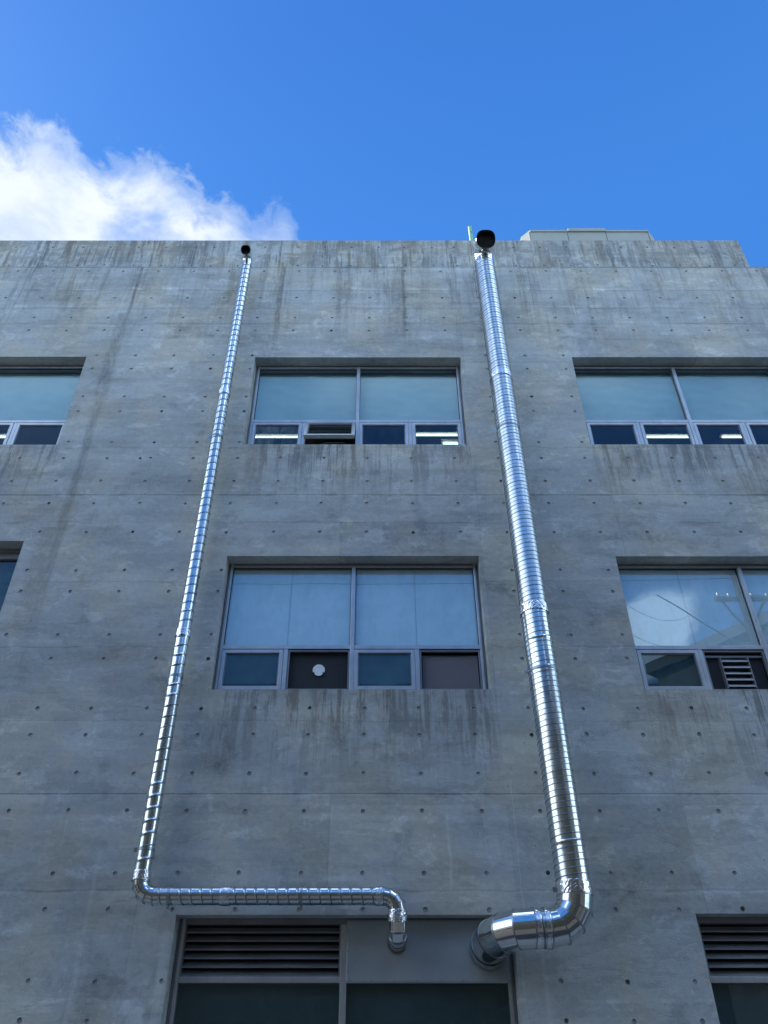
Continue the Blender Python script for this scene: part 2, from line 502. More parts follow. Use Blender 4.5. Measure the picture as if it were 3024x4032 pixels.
M['seam_line'] = metal('lock_seam_steel', (0.30, 0.36, 0.40), 0.30, 0.45, 0.0, False)
M['foil'] = metal('foil_tape', (0.86, 0.87, 0.92), 0.12, 0.30, 0.0, False)
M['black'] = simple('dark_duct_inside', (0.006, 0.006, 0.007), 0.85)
M['film'] = simple('white_window_film', (0.74, 0.84, 0.86), 0.6, 0, 0.05, 3.0)
M['film_edge'] = simple('film_seam', (0.58, 0.66, 0.66), 0.6)
M['blind'] = simple('pale_roller_blind', (0.52, 0.60, 0.585), 0.7, 0, 0.14, 0.9)
M['dark_backing'] = simple('dark_blue_sheet', (0.12, 0.21, 0.29), 0.7, 0, 0.2, 1.1)
M['frost'] = simple('frosted_pane_back', (0.36, 0.42, 0.41), 0.5, 0, 0.30, 2.5)
M['screen'] = simple('grey_insect_screen', (0.17, 0.165, 0.19), 0.8, 0, 0.08, 3.0)
M['board'] = simple('black_board', (0.022, 0.026, 0.034), 0.75, 0, 0.2, 5, 0.5)
M['disc'] = simple('white_disc', (0.82, 0.86, 0.88), 0.45)
M['glass_up'] = glassmat('coated_glass', (0.90, 0.97, 0.98), 1.80, 0.09, 0.03)
M['glass_mid'] = glassmat('mirror_glass', (0.93, 0.98, 1.0), 2.10, 0.0, 0.02, 0.04)
M['glass'] = glassmat('clear_glass', (0.55, 0.66, 0.70), 1.62, 0.0, 0.03, 0.04)
M['glass_wet'] = glassmat('fogged_glass', (0.55, 0.66, 0.70), 1.62, 0.0, 0.03, 0.5, (0.30, 0.36, 0.36))
M['glass_low'] = glassmat('dark_glass', (0.85, 0.9, 0.9), 1.5, 0.0, 0.03, 0.03)
M['reflection_tone'] = simple('dark_teal_sheet', (0.035, 0.075, 0.095), 0.6, 0, 0.15, 1.5)
M['louvre'] = simple('grey_louvre', (0.26, 0.27, 0.29), 0.5, 0.3, 0.15, 3)
M['panel'] = simple('painted_steel_panel', (0.38, 0.42, 0.44), 0.45, 0.15, 0.10, 1.6, 0.15)
M['inside'] = simple('interior_plaster', (0.10, 0.11, 0.12), 0.9)
M['tube'] = emis('lit_tube', (1.0, 0.98, 0.80), 3.2)
M['white'] = simple('white_enamel', (0.7, 0.7, 0.68), 0.4)
M['beige'] = simple('beige_cladding', (0.40, 0.42, 0.375), 0.5, 0, 0.05, 2)
M['slot'] = simple('dark_slot', (0.03, 0.03, 0.03), 0.8)
M['green'] = simple('green_painted_steel', (0.26, 0.52, 0.30), 0.5, 0, 0.15, 6)
M['roof'] = simple('roof_membrane', (0.25, 0.25, 0.25), 0.9)
M['asphalt'] = simple('asphalt', (0.050, 0.050, 0.052), 0.9, 0, 0.25, 3, 0.3)
M['brown'] = simple('dark_tiles', (0.045, 0.052, 0.038), 0.6, 0, 0.25, 4)
M['cream'] = simple('cream_render', (0.42, 0.40, 0.34), 0.85, 0, 0.1, 1)
M['slate'] = simple('slate_render', (0.045, 0.055, 0.065), 0.8)
M['leaf'] = simple('leaves', (0.060, 0.095, 0.028), 0.7, 0, 0.5, 3)
M['bark'] = simple('bark', (0.10, 0.075, 0.055), 0.9, 0, 0.3, 8)
M['cable'] = simple('black_cable', (0.03, 0.03, 0.03), 0.6)
M['pole'] = simple('concrete_pole', (0.30, 0.30, 0.29), 0.8)


# ------------------------------------------------------------------ object helpers
COL = S.collection


def tag(o, label=None, cat=None, group=None, kind=None):
    if label: o['label'] = label
    if cat: o['category'] = cat
    if group: o['group'] = group
    if kind: o['kind'] = kind
    return o


def empty(name, loc, **k):
    o = bpy.data.objects.new(name, None)
    o.location = loc
    o.empty_display_size = 0.1
    COL.objects.link(o)
    return tag(o, **k)


def parent(o, p):
    """meshes are modelled in world metres; the child is offset back from its thing's base"""
    o.parent = p
    off = Vector(p.location)
    q_ = p.parent
    while q_:
        off += Vector(q_.location)
        q_ = q_.parent
    o.location = -off
    return o


class MB:
    def __init__(s):
        s.v, s.f, s.mi, s.sm = [], [], [], []

    def face(s, pts, mi=0, smooth=False):
        b = len(s.v)
        s.v += [tuple(p) for p in pts]
        s.f.append(list(range(b, b + len(pts))))
        s.mi.append(mi)
        s.sm.append(smooth)

    def box(s, x0, x1, y0, y1, z0, z1, mi=0, mat=None):
        P = [Vector((x, y, z)) for x in (x0, x1) for y in (y0, y1) for z in (z0, z1)]
        if mat is not None:
            P = [mat @ p for p in P]
        b = len(s.v)
        s.v += [tuple(p) for p in P]
        for f in ((0, 1, 3, 2), (4, 6, 7, 5), (0, 4, 5, 1), (2, 3, 7, 6), (0, 2, 6, 4), (1, 5, 7, 3)):
            s.f.append([b + i for i in f])
            s.mi.append(mi)
            s.sm.append(False)
        return s

    def grid(s, rows, closed=False, mi=0, smooth=True):
        b = len(s.v)
        n = len(rows[0])
        for r in rows:
            s.v += [tuple(p) for p in r]
        for i in range(len(rows) - 1):
            for j in range(n if closed else n - 1):
                j2 = (j + 1) % n
                s.f.append([b + i * n + j, b + i * n + j2, b + (i + 1) * n + j2, b + (i + 1) * n + j])
                s.mi.append(mi)
                s.sm.append(smooth)
        return s

    def tube(s, pts, rad, n=12, mi=0, caps=True):
        """plain tube along a polyline"""
        rows = []
        up = None
        for i, p in enumerate(pts):
            a = Vector(pts[max(i - 1, 0)])
            c = Vector(pts[min(i + 1, len(pts) - 1)])
            tn = (c - a).normalized()
            if up is None:
                up = Vector((0, 0, 1)) if abs(tn.z) < 0.9 else Vector((0, 1, 0))
            e1 = tn.cross(up).normalized()
            e2 = e1.cross(tn).normalized()
            up = e2
            r_ = rad[i] if isinstance(rad, (list, tuple)) else rad
            rows.append([Vector(p) + (e1 * math.cos(2 * math.pi * k / n) + e2 * math.sin(2 * math.pi * k / n)) * r_ for k in range(n)])
        s.grid(rows, True, mi)
        if caps:
            s.face(rows[0][::-1], mi)
            s.face(rows[-1], mi)
        return s

    def build(s, name, mats, par=None, bevel=0.0, label=None, fix=True):
        me = bpy.data.meshes.new(name)
        me.from_pydata(s.v, [], s.f)
        if not isinstance(mats, (list, tuple)):
            mats = [mats]
        for m_ in mats:
            me.materials.append(m_)
        me.polygons.foreach_set('material_index', s.mi)
        me.polygons.foreach_set('use_smooth', s.sm)
        me.update()
        if fix:
            bm = bmesh.new()
            bm.from_mesh(me)
            bmesh.ops.recalc_face_normals(bm, faces=bm.faces)
            bm.to_mesh(me)
            bm.free()
        o = bpy.data.objects.new(name, me)
        COL.objects.link(o)
        if par is not None:
            parent(o, par)
        if bevel:
            b = o.modifiers.new('bevel', 'BEVEL')
            b.width = bevel
            b.segments = 2
            b.limit_method = 'ANGLE'
        if label:
            o['label'] = label
        return o


# ================================================================== the concrete building
B = empty('concrete_building', (0, 0, 0), label='tall grey fair-faced concrete building with rows of form tie holes and recessed windows', cat='building')
XL, XR = -10.0, 10.0
ZTOP = 13.16
THK = 0.34
GX = -0.16
ROWS = [11.43, 10.71, 10.20, 9.89, 9.30, 9.00, 8.40, 8.10, 7.50, 7.20, 6.79, 6.41, 5.94, 5.36, 5.05, 4.46, 4.15, 3.55, 3.25, 2.83, 2.45, 1.86, 1.54, 0.95, 0.65]
holes = []
for zr in ROWS:
    zc = zr + CAMZ
    for k in range(-13, 14):
        xc = GX + 0.6 * k + random.uniform(-.006, .006)
        zj = zc + random.uniform(-.006, .006)
        ok = -9.3 < xc < 9.3
        for (a, c, z0, z1) in WIN.values():
            mt = 0.035 if z1 < 4 else 0.06
            if a - 0.045 < xc < c + 0.045 and z0 - 0.03 < zj < z1 + mt:
                ok = False
        if ok:
            holes.append((xc, zj, 0.0225 + random.uniform(-.002, .002), 0.010 if random.random() > .07 else 0.03))
extra = [(-3.30, 8.80)]
NH = 14


def plate(name, rect, cuts, circ, y0, mat, par, back=None):
    """front skin of a wall in the plane y=y0, with openings and round tie-hole recesses cut into it"""
    vs, es = [], []

    def loop(pts):
        b = len(vs)
        vs.extend(Vector(p) for p in pts)
        es.extend((b + i, b + (i + 1) % len(pts)) for i in range(len(pts)))
    loop([(rect[0], rect[2]), (rect[1], rect[2]), (rect[1], rect[3]), (rect[0], rect[3])])
    for a, c, z0, z1 in cuts:
        loop([(a, z0), (c, z0), (c, z1), (a, z1)])
    for xc, zc, r, dp in circ:
        loop([(xc + r * math.cos(2 * math.pi * i / NH), zc + r * math.sin(2 * math.pi * i / NH)) for i in range(NH)])
    ov, oe, of, _, _, _ = delaunay_2d_cdt(vs, es, [], 1, 1e-6)
    mb = MB()
    mb.v = [(p.x, y0, p.y) for p in ov]
    cell = {}
    for h in circ:
        cell.setdefault((int(h[0] // .3), int(h[1] // .3)), []).append(h)
    for f in of:
        cx = sum(ov[i].x for i in f) / len(f)
        cz = sum(ov[i].y for i in f) / len(f)
        if any(a < cx < c and z0 < cz < z1 for a, c, z0, z1 in cuts):
            continue
        bad = False
        for ii in (-1, 0, 1):
            for jj in (-1, 0, 1):
                for h in cell.get((int(cx // .3) + ii, int(cz // .3) + jj), ()):
                    if (cx - h[0]) ** 2 + (cz - h[1]) ** 2 < (h[2] * 0.985) ** 2:
                        bad = True
        if bad:
            continue
        mb.f.append(list(f))
        mb.mi.append(0)
        mb.sm.append(False)
    for a, c, z0, z1 in cuts:
        y1 = y0 + THK
        mb.face([(a, y0, z0), (c, y0, z0), (c, y1, z0), (a, y1, z0)])
        mb.face([(a, y0, z1), (a, y1, z1), (c, y1, z1), (c, y0, z1)])
        mb.face([(a, y0, z0), (a, y1, z0), (a, y1, z1), (a, y0, z1)])
        mb.face([(c, y0, z0), (c, y0, z1), (c, y1, z1), (c, y1, z0)])
    for xc, zc, r, dp in circ:
        P = [(xc + r * math.cos(2 * math.pi * i / NH), zc + r * math.sin(2 * math.pi * i / NH)) for i in range(NH)]
        for i in range(NH):
            p, p2 = P[i], P[(i + 1) % NH]
            mb.face([(p[0], y0, p[1]), (p2[0], y0, p2[1]), (p2[0], y0 + dp, p2[1]), (p[0], y0 + dp, p[1])], 1)
        mb.face([(p[0], y0 + dp, p[1]) for p in P], 1)
    x0, x1, z0, z1 = rect
    y1 = y0 + back
    mb.face([(x0, y0, z1), (x1, y0, z1), (x1, y1, z1), (x0, y1, z1)])
    mb.face([(x0, y0, z0), (x0, y0, z1), (x0, y1, z1), (x0, y1, z0)])
    mb.face([(x1, y0, z0), (x1, y0, z1), (x1, y1, z1), (x1, y1, z0)])
    return mb.build(name, [mat, M['plug']], par, fix=False)


wall = plate('wall', (XL, XR, 0.0, ZTOP), list(WIN.values()), holes + [(x_, z_, .02, .05) for x_, z_ in extra], 0.0, M['wall'], B, back=THK)

# coping band on top, set back a little, with its own tie-hole spacing
ptop = [(33, 0), (113, 0), (179, 0), (237, 0), (299, 0), (358, 0), (423, 0), (462, 0), (573, 0), (645, 0), (701, 0), (759, 0), (818, 0), (873.5, 0), (933.5, 0), (981, 0), (1109, 0), (1166, 0), (1223.5, 0), (1341, 0), (1399, 0), (1457, 0), (1517.5, 0)]
PT = [(-6.41), (-5.76), (-5.22), (-4.74), (-4.24), (-3.76), (-3.23), (-2.91), (-2.01), (-1.42), (-0.96), (-0.49), (-0.01), 0.44, 0.93, 1.32, 2.36, 2.83, 3.30, 4.26, 4.73, 5.20, 5.69]
PB = [-6.39, -5.74, -5.21, -4.74, -4.24, -3.76, -3.24, -2.91, -2.44, -1.41, -0.98, -0.49, -0.02, 0.45, 0.94, 1.34, 2.36, 2.84, 3.30, 3.77, 4.26, 4.71, 5.19, 5.70, 6.13]
ph = [(x_ , 13.76 + random.uniform(-.012, .012), .018, .012) for x_ in PT] + [(x_, 13.235 + random.uniform(-.02, .015), .018, .012) for x_ in PB]
plate('parapet', (-9.6, 6.382, ZTOP, 13.97), [], ph, 0.030, M['parapet'], B, back=0.22)
pb = MB()
pb.box(-9.6, 6.382, 0.239, 0.30, ZTOP - 0.3, 13.968)
pb.build('parapet_back', M['parapet'], B)

mb = MB()
mb.box(XL + .01, XR - .01, 0.35, 11.9, 12.72, 12.9)
mb.build('roof', M['roof'], B)
mb = MB()
mb.box(XL + .01, XL + .3, 0.345, 12.0, 0, 12.7)
mb.box(XR - .3, XR - .01, 0.345, 12.0, 0, 12.7)
mb.box(XL + .31, XR - .31, 6.2, 12.0, 0.0, 12.7)
mb.build('rear_wall', M['wall'], B)
for z0, z1 in ((0.0, 0.1), (3.55, 4.05), (7.75, 8.3), (11.12, 11.5)):
    mb = MB()
    mb.box(XL + .31, XR - .31, 0.345, 6.19, z0, z1)
    mb.build('floor_slab', M['inside'], B)

YF = 0.176            # plane of the window frames


def window(key, upper_mats, cells, header=0.052, name='window', big='pane', gm='glass_up'):
    x0, x1, z0, z1 = WIN[key]
    xc = (x0 + x1) / 2
    fr = MB()
    # outer side members: a dull recessed flange next to the concrete, then the bright member
    for s_, xe in ((1, x0), (-1, x1)):
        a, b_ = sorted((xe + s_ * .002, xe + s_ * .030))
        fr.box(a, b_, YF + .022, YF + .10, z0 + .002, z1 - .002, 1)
        a, b_ = sorted((xe + s_ * .031, xe + s_ * .060))
        fr.box(a, b_, YF, YF + .10, z0 + .002, z1 - .002, 0)
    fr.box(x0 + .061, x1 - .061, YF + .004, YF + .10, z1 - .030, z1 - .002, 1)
    fr.box(x0 + .061, x1 - .061, YF, YF + .10, z1 - header, z1 - .031, 0)
    fr.box(x0 + .061, x1 - .061, YF, YF + .10, z0 + .002, z0 + .072, 0)
    ht0, ht1 = z0 + .592, z0 + .640
    xm = xc + 0.010
    fr.box(xm - .0245, xm + .0245, YF - .012, YF + .10, z0 + .073, z1 - header - .001, 0)
    subs = [xm - .777, xm + .768]
    for a, c in ((x0 + .061, xm - .0255), (xm + .0255, x1 - .061)):
        fr.box(a, c, YF - .006, YF + .10, ht0, ht1, 0)
        fr.box(a, c, YF + .012, YF + .09, ht1 + .001, ht1 + .010, 1)
    for xs in subs:
        fr.box(xs - .024, xs + .024, YF - .004, YF + .10, z0 + .073, ht0 - .001, 0)
    win = fr.build(name, [M['alu'], M['alu_side']], B, bevel=0.003)
    # the two large upper panes
    for i, (a, c) in enumerate(((x0 + .061, xm - .0255), (xm + .0255, x1 - .061))):
        g_ = MB()
        g_.box(a, c, YF + .040, YF + .046, ht1 + .011, z1 - header - .002)
        g_.build(big, M[gm], win)
        gk = MB()
        e = .006
        zt, zb = z1 - header - .002, ht1 + .011
        gk.box(a, c, YF + .030, YF + .039, zt - e, zt)
        gk.box(a, c, YF + .030, YF + .039, zb, zb + e)
        gk.box(a, a + e, YF + .030, YF + .039, zb + e, zt - e)
        gk.box(c - e, c, YF + .030, YF + .039, zb + e, zt - e)
        gk.build('gasket', M['gasket'], win)
        um = upper_mats[i]
        if um == 'film':
            f_ = MB()
            xs = (a + c) / 2
            f_.box(a + .018, xs - .006, YF + .058, YF + .060, zb + .018, zt - .02, 0)
            f_.build('window_film', M['film'], win)
            f_ = MB()
            f_.box(xs + .006, c - .018, YF + .058, YF + .060, zb + .018, zt - .02, 0)
            f_.build('window_film', M['film'], win)
            f_ = MB()
            f_.box(a, c, YF + .064, YF + .068, zb, zt, 0)
            f_.build('film_backing', M['film_edge'], win)
        else:
            f_ = MB()
            n_ = 24
            rows = []
            for r_ in range(30):
                zz_ = zb + (zt - .10 - zb) * r_ / 29
                rows.append([(a + (c - a) * k / n_, YF + .085 + .012 * noise.noise((k * .25, r_ * .30, i * 7 + x0)), zz_) for k in range(n_ + 1)])
            f_.grid(rows)
            f_.build('roller_blind', M[um], win, fix=False)
            f_ = MB()
            f_.box(a, c, YF + .125, YF + .14, zb, zt, 0)  # dark blue sheet at the back, showing above the blind's top edge
            f_.build('blind_backing', M['dark_backing'], win)
    # the four small lower lights
    edges = [x0 + .061, subs[0] - .0245, subs[0] + .0245, xm - .025, xm + .025, subs[1] - .0245, subs[1] + .0245, x1 - .061]
    for i, kind in enumerate(cells):
        a, c = edges[2 * i] + .004, edges[2 * i + 1] - .004
        zb, zt = z0 + .076, z0 + .582
        if kind in ('clear', 'wet', 'frost', 'open'):
            T = None
            if kind == 'open':
                T = Matrix.Translation((0, YF, zt)) @ Matrix.Rotation(R(-26), 4, 'X') @ Matrix.Translation((0, -YF, -zt))
            sh = MB()
            ww = .042
            for (p0, p1, w0, w1, yo) in ((a, c, zb, zt, 0.0),):
                sh.box(a, a + ww, YF - .010, YF + .045, zb, zt, 0, T)
                sh.box(c - ww, c, YF - .010, YF + .045, zb, zt, 0, T)
                sh.box(a + ww, c - ww, YF - .010, YF + .045, zt - ww, zt, 0, T)
                sh.box(a + ww, c - ww, YF - .010, YF + .045, zb, zb + ww, 0, T)
                i2 = .012
                q0, q1, r0, r1 = a + ww + .0005, c - ww - .0005, zb + ww + .0005, zt - ww - .0005
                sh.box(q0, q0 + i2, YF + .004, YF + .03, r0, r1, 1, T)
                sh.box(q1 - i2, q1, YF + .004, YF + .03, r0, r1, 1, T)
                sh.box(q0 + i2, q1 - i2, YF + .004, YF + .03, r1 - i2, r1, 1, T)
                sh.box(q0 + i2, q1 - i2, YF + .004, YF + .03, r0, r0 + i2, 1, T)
            if kind == 'open':
                sh.box(a + .01, c - .01, YF + .0455, YF + .055, zb, zb + .02, 1, T)
            lb = 'top-hung sash pushed open at the bottom' if kind == 'open' else None
            sh.build('sash', [M['alu'], M['alu_side']], win, bevel=.002, label=lb)
            g_ = MB()
            g_.box(a + .055, c - .055, YF + .012, YF + .018, zb + .055, zt - .055, 0, T)
            g_.build('pane', M['glass_wet'] if kind == 'wet' else M['glass'], win)
            if kind == 'frost':
                g_ = MB()
                g_.box(a + .050, c - .050, YF + .032, YF + .035, zb + .05, zt - .05, 0, T)
                g_.build('frosted_sheet', M['frost'], win)
            if kind == 'open':
                g_ = MB()
                g_.tube([(a + .22, YF + .02, zt - .42), (a + .30, YF - .05, zt - .44), (c - .14, YF - .05, zt - .44)], .005, 6)
                g_.build('stay_arm', M['alu_side'], win)
        else:
            sh = MB()
            ww = .018
            sh.box(a, a + ww, YF + .008, YF + .05, zb, zt, 0)
            sh.box(c - ww, c, YF + .008, YF + .05, zb, zt, 0)
            sh.box(a + ww, c - ww, YF + .008, YF + .05, zt - ww, zt, 0)
            sh.box(a + ww, c - ww, YF + .008, YF + .05, zb, zb + ww, 0)
            sh.build('track', [M['alu_side']], win)
            a2, c2 = a + .019, c - .019
            if kind == 'board':
                s_ = MB()
                n_ = 30
                rows = []
                for r_ in range(22):
                    zz_ = zb + .019 + (zt - .038 - zb) * r_ / 21
                    rows.append([(a2 + (c2 - a2) * k / n_, YF + .062 + .0022 * noise.noise((k * .9, r_ * .7, 1.3)), zz_) for k in range(n_ + 1)])
                s_.grid(rows)
                s_.build('blanking_board', M['board'], win, fix=False)
                s_ = MB()
                xh, zh, rh = a2 + (c2 - a2) * .505, zb + .272, .071
                P = [(xh + rh * math.cos(2 * math.pi * k / 40), zh + rh * math.sin(2 * math.pi * k / 40)) for k in range(40)]
                s_.face([(p[0], YF + .052, p[1]) for p in P])
                for k in range(40):
                    p, p2 = P[k], P[(k + 1) % 40]
                    s_.face([(p[0], YF + .052, p[1]), (p2[0], YF + .052, p2[1]), (p2[0], YF + .058, p2[1]), (p[0], YF + .058, p[1])])
                s_.build('duct_cover', M['disc'], win)
                for sx in (-1, 1):
                    s_ = MB()
                    s_.box(xh + sx * .055 - .007, xh + sx * .055 + .007, YF + .044, YF + .052, zh - .048, zh - .030, 0)
                    s_.tube([(xh + sx * .055, YF + .046, zh - .048), (xh + sx * .035, YF + .05, zh - .072), (xh + sx * .01, YF + .055, zh - .080)], .003, 6)
                    s_.build('clip', M['cable'], win)
            elif kind == 'screen':
                s_ = MB()
                n_ = 20
                rows = []
                for r_ in range(16):
                    zz_ = zb + .019 + (zt - .075 - zb) * r_ / 15
                    rows.append([(a2 + .012 + (c2 - a2 - .02) * k / n_, YF + .058 + .003 * noise.noise((k * .3, r_ * .3, 4)), zz_ - (.006 * math.sin(math.pi * k / n_) if r_ == 15 else 0)) for k in range(n_ + 1)])
                s_.grid(rows)
                s_.build('insect_screen', M['screen'], win, fix=False)
                s_ = MB()
                s_.box(a2, c2, YF + .066, YF + .075, zt - .052, zt - .044)
                s_.box(a2, c2, YF + .09, YF + .10, zb + .02, zt - .02, 1)
                s_.build('screen_rail', [M['alu_side'], M['black']], win)
            elif kind == 'vent':
                s_ = MB()
                s_.box(a2, c2, YF + .075, YF + .082, zb + .019, zt - .019)
                s_.box(a2, c2, YF + .040, YF + .07, zt - .075, zt - .052, 1)
                s_.build('blanking_board', [M['board'], M['alu_side']], win)
                for k in range(5):
                    zl = zt - .115 - .078 * k
                    xa, xb = a2 + .18, a2 + .49
                    s_ = MB()
                    s_.face([(xa, YF + .070, zl + .028), (xb, YF + .070, zl + .028), (xb, YF + .012, zl - .012), (xa, YF + .012, zl - .012)])
                    s_.face([(xa, YF + .012, zl - .013), (xb, YF + .012, zl - .013), (xb, YF + .012, zl - .030), (xa, YF + .012, zl - .030)])
                    o = s_.build('vent_blade', M['alu'], win)
                    so = o.modifiers.new('thick', 'SOLIDIFY')
                    so.thickness = .002
                for xv in (.168, .492):
                    s_ = MB()
                    s_.box(a2 + xv, a2 + xv + .010, YF + .01, YF + .074, zb + .03, zt - .08)
                    s_.build('vent_side', M['alu_side'], win)
    return win


window('upper_c', ('blind', 'blind'), ('wet', 'open', 'clear', 'clear'))
window('upper_l', ('blind', 'blind'), ('clear', 'clear', 'clear', 'clear'))
window('upper_r', ('blind', 'blind'), ('clear', 'clear', 'clear', 'clear'))
window('mid_c', ('film', 'film'), ('frost', 'board', 'frost', 'screen'), gm='glass_mid')
window('mid_r', ('film', 'film'), ('frost', 'vent', 'frost', 'clear'), gm='glass_mid')

# the stair window at the left edge: a deep header box over dark glass
x0, x1, z0, z1 = WIN['mid_l']
fr = MB()
fr.box(x0 + .002, x1 - .002, YF + .0, YF + .1, z1 - .050, z1 - .002)
fr.box(x0 + .002, x1 - .045, YF + .03, YF + .1, z1 - .135, z1 - .051)
fr.box(x1 - .044, x1 - .002, YF, YF + .1, z0 + .002, z1 - .051)
fr.box(x0 + .002, x1 - .045, YF, YF + .1, z0 + .002, z0 + .06)
sw = fr.build('window', [M['louvre']], B)
fr = MB()
fr.box(x0 + .002, x1 - .045, YF + .07, YF + .076, z0 + .061, z1 - .136)
fr.build('pane', M['glass'], sw)
fr = MB()
fr.box(x0 + .002, x1 - .045, YF + .085, YF + .09, z0 + .061, z1 - .136)
fr.build('frosted_sheet', M['frost'], sw)


# ground-floor glazing with the louvres above
def low_window(key, panel):
    x0, x1, z0, z1 = WIN[key]
    xc = (x0 + x1) / 2
    fr = MB()
    for s_, xe in ((1, x0), (-1, x1)):
        a, b_ = sorted((xe + s_ * .002, xe + s_ * .034))
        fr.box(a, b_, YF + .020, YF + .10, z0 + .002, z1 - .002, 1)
        a, b_ = sorted((xe + s_ * .035, xe + s_ * .066))
        fr.box(a, b_, YF, YF + .10, z0 + .002, z1 - .002, 0)
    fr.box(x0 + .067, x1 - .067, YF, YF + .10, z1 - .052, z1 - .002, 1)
    fr.box(x0 + .067, x1 - .067, YF, YF + .10, z0 + .002, z0 + .08, 0)
    fr.box(xc - .030, xc + .030, YF - .006, YF + .10, z0 + .081, z1 - .053, 0)
    zt0, zt1 = 2.560, 2.610
    for a, c in ((x0 + .067, xc - .031), (xc + .031, x1 - .067)):
        fr.box(a, c, YF - .003, YF + .10, zt0, zt1, 0)
    win = fr.build('window', [M['alu'], M['alu_side']], B, bevel=.003)
    for i, (a, c) in enumerate(((x0 + .067, xc - .031), (xc + .031, x1 - .067))):
        g_ = MB()
        g_.box(a, c, YF + .04, YF + .047, z0 + .081, zt0 - .001)
        g_.build('pane', M['glass_low'], win)
        g_ = MB()
        g_.box(a, c, YF + .075, YF + .08, z0 + .081, zt0 - .001)  # added sheet; its teal stands in for the pane's dark reflections
        g_.build('tone_backing', M['reflection_tone'], win)
        if panel and i == 1:
            continue
        fr = MB()
        fr.box(a, a + .014, YF + .004, YF + .09, zt1 + .001, z1 - .053, 0)
        fr.box(c - .014, c, YF + .004, YF + .09, zt1 + .001, z1 - .053, 0)
        fr.box(a + .015, c - .015, YF + .11, YF + .115, zt1, z1 - .053, 1)
        fr.build('louvre_frame', [M['alu_side'], M['black']], win)
        H = (z1 - .053 - zt1)
        for k in range(6):
            zl = zt1 + .005 + k * H / 6.0
            s_ = MB()
            xa, xb = a + .016, c - .016
            s_.face([(xa, YF + .012, zl), (xb, YF + .012, zl), (xb, YF + .075, zl + .052), (xa, YF + .075, zl + .052)], 1)
            s_.box(xa, xb, YF + .006, YF + .0115, zl - .006, zl + .005, 0)
            o = s_.build('louvre_blade', [M['alu_side'], M['louvre']], win)
            so = o.modifiers.new('thick', 'SOLIDIFY')
            so.thickness = .0015
    if panel:
        # sheet steel panel, slightly dished between its screws
        s_ = MB()
        xa, xb, za, zb = xc + .024, x1 - .030, 2.556, 3.078
        rows = []
        nx, nz = 70, 26
        for j in range(nz + 1):
            row = []
            for i in range(nx + 1):
                x_ = xa + (xb - xa) * i / nx
                z_ = za + (zb - za) * j / nz
                bul = .006 * math.sin(math.pi * i / nx) * math.sin(math.pi * j / nz)
                edge = math.exp(-j / 1.6) * .004 * (0.5 + 0.5 * math.cos(i * 2 * math.pi / 8.2))
                row.append((x_, YF - .016 - bul - .004 * noise.noise((x_ * 3, z_ * 3, 2)) + edge, z_))
            rows.append(row)
        s_.grid(rows)
        pn = s_.build('steel_panel', M['panel'], win, fix=False)
        so = pn.modifiers.new('thick', 'SOLIDIFY')
        so.thickness = .003
        so.offset = 1 if False else -1
        spots = [(xa + .03 + k * (xb - xa - .06) / 7, za + .018) for k in range(8)]
        spots += [(x_, za + .10 + k * .16) for k in range(3) for x_ in (xa + .012, xb - .012)]
        spots += [(xa + .18 + k * .3, zb - .014) for k in range(5)]
        for x_, z_ in spots:
            s_ = MB()
            s_.tube([(x_, YF - .027, z_), (x_, YF - .010, z_)], .006, 8)
            s_.build('screw', M['alu_side'], win)
    return win


low_window('low_c', True)
low_window('low_r', False)

# ================================================================== ventilation ducts


